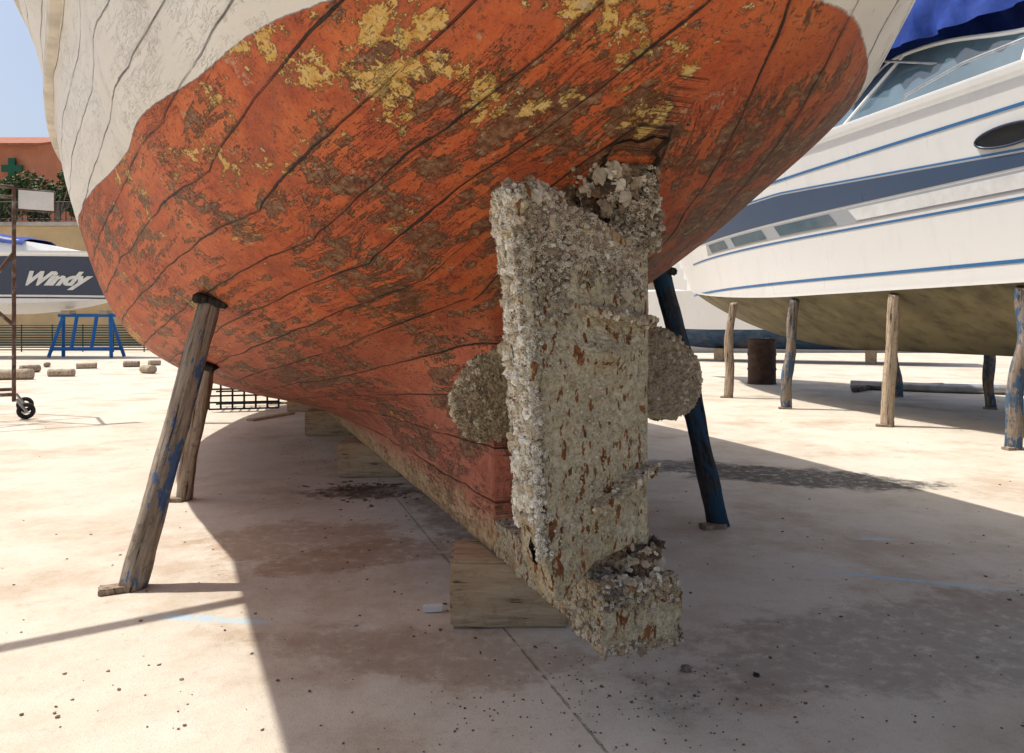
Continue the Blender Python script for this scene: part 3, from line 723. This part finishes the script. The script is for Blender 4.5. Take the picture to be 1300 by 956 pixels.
# ---- far boat with navy hull
P2=dict(zk=1.75,zc=2.15,zs=4.15,bc=1.5,bs=1.8,q0=-9,q3=-2,Lc=3.6,Ls=4.6,mat=GELW,bmat=GELW)
we,wstrip,wside,wzs,wzc=motor_boat('motor_boat',(-19.5,31,0),math.radians(-92),'white motor boat with navy topsides standing on a blue trestle',P2)
wstrip('navy_topsides',2.5,lambda q:wzs(q)-.16,NAVY,-9,4.2,.01)
wstrip('boot_stripe',2.36,2.42,NAVY,-9,3.9,.01)
wstrip('gunwale_moulding',lambda q:wzs(q)-.04,lambda q:wzs(q)+.05,GELW,-9,4.5,.04)
V=[];F=[];prof=[(-6,.0),(-5.6,.75),(-2.0,.85),(-.3,.55),(1.2,.25),(2.6,.02)]
for (q,h) in prof:
    w=min(1.25,wside(q,4.1)*.72); V+=[(-w,q,4.15),(-w*.8,q,4.2+h),(w*.8,q,4.2+h),(w,q,4.15)]
for i in range(len(prof)-1):
    for j in range(3): F.append((i*4+j,i*4+j+1,(i+1)*4+j+1,(i+1)*4+j))
mobj('cabin',V,F,GELW,we)
mobj('cabin_window',[(1.27,-4.5,4.36),(1.03,-4.5,4.86),(1.03,-1.6,4.86),(1.24,-1.0,4.40)],[(0,1,2,3)],DARKG,we)
V=[];F=[]
for i in range(13):
    q=-3.6+3.8*i/12
    for k in range(11):
        th=math.pi*k/10; f=.04*math.sin(i*2.1+k); V.append((math.cos(th)*1.15,q,4.95-.12*i/3+ (.35+f)*math.sin(th)))
for i in range(12):
    for k in range(10): F.append((i*11+k,i*11+k+1,(i+1)*11+k+1,(i+1)*11+k))
mobj('canvas_cover',V,F,CANVAS,we,True)
cu=bpy.data.curves.new('t','FONT'); cu.body='Windy'; cu.size=.72; cu.shear=.75; cu.offset=.034; cu.align_x='CENTER'; cu.space_character=1.0
to=bpy.data.objects.new('t',cu); COL.objects.link(to); bpy.context.view_layer.update()
me=bpy.data.meshes.new_from_object(to.evaluated_get(bpy.context.evaluated_depsgraph_get())); bpy.data.objects.remove(to)
me.materials.clear(); me.materials.append(WHITEP)
for v in me.vertices:
    q=1.40+v.co.x*1.08; z=2.90+v.co.y; v.co=(wside(q,z)+.06,q,z)
me.update(); lo=bpy.data.objects.new('lettering',me); link(lo,we)
def trestle(x,y):
    e=empty('boat_trestle',(x,y,0),0,'blue painted steel trestle under the navy motor boat','trestle','blue steel boat trestles')
    tubes('frame',[[(-1.15,0,1.7),(1.15,0,1.7)],[(-.95,0,1.7),(-1.25,-.5,0.03)],[(-.95,0,1.7),(-1.25,.5,.03)],[(.95,0,1.7),(1.25,-.5,.03)],[(.95,0,1.7),(1.25,.5,.03)],[(-1.2,-.4,.35),(1.2,-.4,.35)],[(-1.2,.4,.35),(1.2,.4,.35)],[(-.4,0,1.7),(-.4,-.4,.35)],[(.4,0,1.7),(.4,-.4,.35)]],.07,BLUEP,e)
    for sx in (-1,1): box('bearer',(.35,.5,.16),(sx*.75,0,1.82),WOODP,e,0,.01)
trestle(-17.2,30.6); trestle(-23.5,30.6)

# ---------------------------------------------------------------- rolling access tower
te=empty('rolling_tower',(-6.85,10.4,0),math.atan(.66),'rusty rolling steel access tower on castors with a white board','scaffold tower')
H=3.2
lines=[[(0,0,.25),(0,0,H)],[(-1.6,0,.25),(-1.6,0,H)],[(0,1.0,.25),(0,1.0,H)],[(-1.6,1.0,.25),(-1.6,1.0,H)],
[(0,0,.35),(-1.6,0,.35)],[(0,0,.35),(0,1,.35)],[(0,1,.35),(-1.6,1,.35)],[(0,0,H),(-1.6,0,H)],[(0,0,H),(0,1,H)],[(0,1,H),(-1.6,1,H)],[(0,0,1.3),(-1.6,0,2.9)],[(0,0,2.3),(-.9,0,.9)]]
tubes('frame',lines,.026,RUST,te)
for (x,y) in ((0,0),(-1.6,0),(0,1),(-1.6,1)):
    V=[];F=[];A,Bn=24,8
    for a in range(A):
        for b in range(Bn):
            t=2*math.pi*a/A; p=2*math.pi*b/Bn; rr=.085+.03*math.cos(p); V.append((x+.14+rr*math.cos(t),y+.035*math.sin(p),.115+rr*math.sin(t)))
    for a in range(A):
        for b in range(Bn): F.append((a*Bn+b,((a+1)%A)*Bn+b,((a+1)%A)*Bn+(b+1)%Bn,a*Bn+(b+1)%Bn))
    w=mobj('castor',V,F,RUBBER,te,True)
    tubes('fork',[[(x+.14,y-.05,.115),(x+.03,y-.05,.28)],[(x+.14,y+.05,.115),(x+.03,y+.05,.28)],[(x+.14,y-.06,.115),(x+.14,y+.06,.115)]],.018,STEEL,w)
box('board',(.42,.02,.26),(.26,0,H-.16),WHITEP,te,0,.004)
tubes('board_frame',[[(.03,0,H-.02),(.48,0,H-.02)],[(.03,0,H-.31),(.48,0,H-.31)],[(.48,0,H-.31),(.48,0,H-.02)]],.012,RUST,te)
o=tube('shadow_spar',[(-5.4,2.65,3.75),(-3.6,3.85,3.74),(-2.75,4.42,3.72)],.045,WOODN,None,12); tag(o,'slim unseen timber spar added to cast a line shadow on the concrete','spar')  # out-of-frame spar, added only for the shadow line it throws on the ground

# ---------------------------------------------------------------- clutter
def px(x,y): Y=960*1.3/(y-413); return ((x-650)/960*Y,Y)
for (x,y,l,r,a) in ((15,482,.9,.13,.2),(38,473,.5,.11,1.2),(78,478,.6,.10,.1),(110,468,.55,.09,.5),(167,466,.45,.10,.2),(188,474,.5,.12,2.5),(60,466,.4,.08,2),(196,464,.35,.09,.9)):
    X,Y=px(x,y); sd=U(0,50); pts=[(X+math.cos(a)*l*(t-.5),Y+math.sin(a)*l*(t-.5),r*.95) for t in np.linspace(0,1,7)]
    o=tube('timber_log',pts,r,WOODP if rnd()<.6 else WOODN,None,11,[r*(1+.15*mn.noise(Vector((t*3,sd,0)))) for t in range(7)]); tag(o,'short cut log lying on the concrete','log','short logs scattered on the yard')
X,Y=px(310,522)
ce=empty('slatted_crate',(X,Y,0),.25,'dark slatted metal crate with boards beneath the old hull','crate')
tubes('frame',[[(-.5,0,z),(.5,0,z)] for z in (.04,.14,.24,.34,.44)]+[[(-.5,.8,z),(.5,.8,z)] for z in (.04,.24,.44)]+[[(x_,0,.04),(x_,0,.44)] for x_ in np.linspace(-.5,.5,7)]+[[(x_,0,.44),(x_,.8,.44)] for x_ in np.linspace(-.5,.5,9)],.015,RUBBER,ce,6)
for (x,y,w,d,a) in ((345,530,.9,.12,1.2),(372,512,.8,.2,.3),(550,777,.09,.03,.1)):
    X,Y=px(x,y); o=box('board',(w,d,.03),(X,Y,.017),WHITEP if w<.1 else WOODP,None,a,.004,.003,2); tag(o,'loose offcut of board lying on the concrete','board','loose boards on the ground')
V=[];F=[]
def chip(x,y,s,flat=.5):
    b=len(V)
    for k in range(8):
        V.append((x+(.5-(k&1))*s*U(.5,1.4),y+(.5-((k>>1)&1))*s*U(.4,1.3),.001+((k>>2)&1)*s*flat*U(.4,1.2)))
    for f in ((0,1,3,2),(4,6,7,5),(0,4,5,1),(2,3,7,6),(0,2,6,4),(1,5,7,3)): F.append(tuple(b+i for i in f))
for _ in range(380):
    y=450+ (rnd()**.8)*480; x=U(0,1300); X,Y=px(x,y); chip(X,Y,random.choice([.003,.004,.005,.006,.008,.010])*(1+Y*.05),.4)
for _ in range(220): chip(random.gauss(.35,.35),random.gauss(2.6,.22),U(.003,.007))
for _ in range(260): chip(random.gauss(-1.05,.22),random.gauss(5.95,.15),U(.01,.035),.25)
for _ in range(160):
    s=U(0,6); p=B2W((random.gauss(-.25,.25),s,0)); chip(p.x,p.y,U(.005,.015),.3)
DEB=simple('paint_flakes_and_grit',(.16,.11,.08),.9,.6,1.7,.0,dirt=(.42,.36,.30)); d=mobj('debris',V,F,DEB); d['kind']='stuff'
for (x,y,s,m) in ((872,852,.045,RUST),(960,858,.025,RUBBER),(735,838,.02,WOODP)):
    X,Y=px(x,y); sh2=Shells(); sh2.lump(Vector((X,Y,s*.3)),s*.55,(.2,.12,.08)); 
    o=mobj('rust_flake',[(a.x*1.0,a.y,max(.002,a.z*.5)) for a in sh2.V],sh2.F,m); tag(o,'broken flake of rusty crust on the concrete','debris','rust flakes fallen below the rudder')

# ---------------------------------------------------------------- background
TERR=simple('terracotta_render',(.52,.20,.11),.9,.2,.6,.01); OCH=simple('ochre_render',(.60,.44,.24),.9,.2,.5,.01); CONC=simple('pale_concrete_wall',(.45,.42,.38),.9,.3,.7,.02)
GREENM=simple('green_sign',(.01,.10,.05),.5); IRON=simple('dark_iron',(.03,.04,.035),.6)
tw=box('retaining_wall',(60,1,7.6),(-30,48.5,3.8),OCH,None,0,.03); tag(tw,'tall ochre rendered retaining wall behind the yard','wall')
box('coping',(60.2,1.3,.25),(0,0,3.925),CONC,tw,0,.03)
fe=empty('terrace_railing',(-30,48.3,7.98),0,'dark iron railing along the top of the ochre wall','railing')
tubes('rails',[[(-30,0,z),(30,0,z)] for z in (.12,1.2)]+[[(x_,0,0),(x_,0,1.2)] for x_ in np.arange(-30,30.1,.35)],.03,IRON,fe,5)
fe=empty('yard_fence',(-24,37,0),0,'low dark green wire fence behind the trestle boat','fence')
tubes('posts_and_wires',[[(x_,0,0),(x_,0,1.35)] for x_ in np.arange(-12,19,1.5)]+[[(-12,0,z),(18,0,z)] for z in np.arange(.1,1.36,.12)],.03,simple('green_fence',(.02,.06,.05),.6),fe,5)
TILE=simple('clay_tiles',(.35,.13,.07),.9,.3,3,.03)
def house(name,x0,x1,y0,y1,h,ridge,mat,label,wins,cat='building'):
    e=empty(name,((x0+x1)/2,y0,0),0,label,cat); w=(x1-x0)/2; d=y1-y0
    V=[(-w,0,0),(w,0,0),(w,d,0),(-w,d,0),(-w,0,h),(w,0,h),(w,d,h),(-w,d,h),(-w,d/2,h+ridge),(w,d/2,h+ridge)]
    F=[(0,1,5,4),(1,2,6,9,5),(2,3,7,6),(3,0,4,8,7)]; mobj('wall',V,F,mat,e)
    o=.5; V=[(-w-o,-o,h-.15),(w+o,-o,h-.15),(w+o,d/2,h+ridge+.12),(-w-o,d/2,h+ridge+.12),(w+o,d+o,h-.15),(-w-o,d+o,h-.15)]
    V+= [(a,b,c_+.2) for a,b,c_ in V]
    mobj('roof',V,[(0,1,2,3),(3,2,4,5),(6,9,8,7),(9,11,10,8),(0,6,7,1),(1,7,8,2),(2,8,10,4),(0,3,9,6),(3,5,11,9)],TILE,e)
    for (wx,wz,ww,wh) in wins:
        f=box('window',(ww,.12,wh),(wx,-.03,wz),WHITEP,e,0,.02); box('pane',(ww*.84,.06,wh*.86),(0,-.06,0),DARKG,f,0,.01)
    return e
b1=house('terracotta_building',-58,-37.6,60,72,15.6,1.8,TERR,'terracotta rendered building with gabled roof and pharmacy cross',[(-5,12.6,1.4,1.8),(-1,12.6,1.4,1.8),(3,12.6,1.4,1.8)])
V=[(-.3,-.95),(.3,-.95),(.3,-.3),(.95,-.3),(.95,.3),(.3,.3),(.3,.95),(-.3,.95),(-.3,.3),(-.95,.3),(-.95,-.3),(-.3,-.3)]
V3=[(x*.85,-.25,z*.85) for x,z in V]+[(x*.85,-.05,z*.85) for x,z in V]
F3=[tuple(range(12)),tuple(range(12,24))[::-1]]+[(i,(i+1)%12,12+(i+1)%12,12+i) for i in range(12)]
cx=mobj('pharmacy_cross',V3,F3,GREENM,b1); cx.location=(8.3,-.1,13.7)
house('apartment_building',24,52,62,76,17,2.5,OCH,'long ochre apartment building behind the yard',[(x_,z_,1.3,1.7) for x_ in range(-11,12,4) for z_ in (4,8,12,15)])
house('boat_shed',-8,14,64,76,5,1.5,CONC,'low pale concrete boat shed behind the yard',[(x_,3,1.6,1.2) for x_ in range(-8,9,4)])
w=box('boundary_wall',(70,.4,1.5),(30,36,.75),CONC,None,0,.02); tag(w,'low concrete boundary wall of the boatyard','wall')
LEAF=simple('leaf_green',(.055,.10,.03),.7,.5,1.3,.0)
def tree(x,y,z0,h,r,label,nl=3400):
    e=empty('tree',(x,y,z0),0,label,'tree')
    tk=[(0,0,-.1),(.05,.02,h*.25),(.1,-.05,h*.5)]; lines=[tk]
    cl=[]
    for k in range(13):
        a=U(0,6.28); rr=r*U(.2,.85); zc_=h*U(.35,.95); c_=Vector((math.cos(a)*rr,math.sin(a)*rr,zc_)); cl.append((c_,r*U(.28,.5))); lines.append([(.08,0,h*U(.2,.5)),tuple(c_*.6+Vector((0,0,h*.2))),tuple(c_)])
    V,F=[],[]
    for i,l in enumerate(lines):
        v,f=tubemesh(l,.1,6,[.16,.13,.09] if i==0 else [.07,.045,.02]); b=len(V);V+=v;F+=[tuple(q+b for q in g_) for g_ in f]
    mobj('trunk',V,F,WOODN,e)
    V,F=[],[]
    for _ in range(nl):
        c_,cr_=random.choice(cl); d_=Vector((random.gauss(0,1),random.gauss(0,1),random.gauss(0,.8))); d_=d_.normalized()*cr_*rnd()**.4; p=c_+d_
        a=Vector((U(-1,1),U(-1,1),U(-1,1))).normalized()*U(.06,.13); b_=a.orthogonal().normalized()*U(.05,.1); i=len(V); V+=[p-a-b_,p+a-b_*.3,p+a*.6+b_,p-a*.5+b_]; F.append((i,i+1,i+2,i+3))
    mobj('crown',V,F,LEAF,e)
tree(-31.0,51.5,7.6,4.2,2.0,'bushy green tree above the ochre wall'); tree(-34.2,52,7.6,3.8,1.9,'bushy green tree above the ochre wall'); tree(-28,52,7.6,3.0,1.6,'bushy green shrub tree above the ochre wall'); tree(-38,52,7.6,3.6,2,'bushy green tree above the ochre wall')
tb=box('terrain',(60,10,7.5),(-30,54.1,3.75),CONC,None,0,0); tb['kind']='structure'

# ---------------------------------------------------------------- light
sd=Vector((-.48,.17,1)).normalized(); el=math.asin(sd.z); rot=math.atan2(sd.x,sd.y)
wd=bpy.data.worlds.new('World'); S.world=wd; wd.use_nodes=True; nt=wd.node_tree; bg=nt.nodes['Background']
sk=nt.nodes.new('ShaderNodeTexSky'); sk.sky_type='NISHITA'; sk.sun_disc=False; sk.sun_elevation=el; sk.sun_rotation=rot; sk.air_density=1.0; sk.dust_density=4.0
nt.links.new(sk.outputs[0],bg.inputs[0]); bg.inputs[1].default_value=.15
sl=bpy.data.lights.new('sun','SUN'); sl.energy=5; sl.angle=math.radians(.5); sl.color=(1,.96,.89)
so=bpy.data.objects.new('sun',sl); COL.objects.link(so); so.rotation_euler=sd.to_track_quat('Z','Y').to_euler(); so.location=(-5,2,12)
cam=bpy.data.cameras.new('camera'); cam.lens=960/1300*36; cam.sensor_width=36; cam.shift_y=-65/1300; cam.clip_end=3000; cam.clip_start=.05
co_=bpy.data.objects.new('camera',cam); COL.objects.link(co_); co_.location=(0,0,1.3); co_.rotation_euler=(math.radians(90),0,0); S.camera=co_
S.view_settings.view_transform='Standard'; S.view_settings.look='None'; S.view_settings.exposure=0; S.view_settings.gamma=1
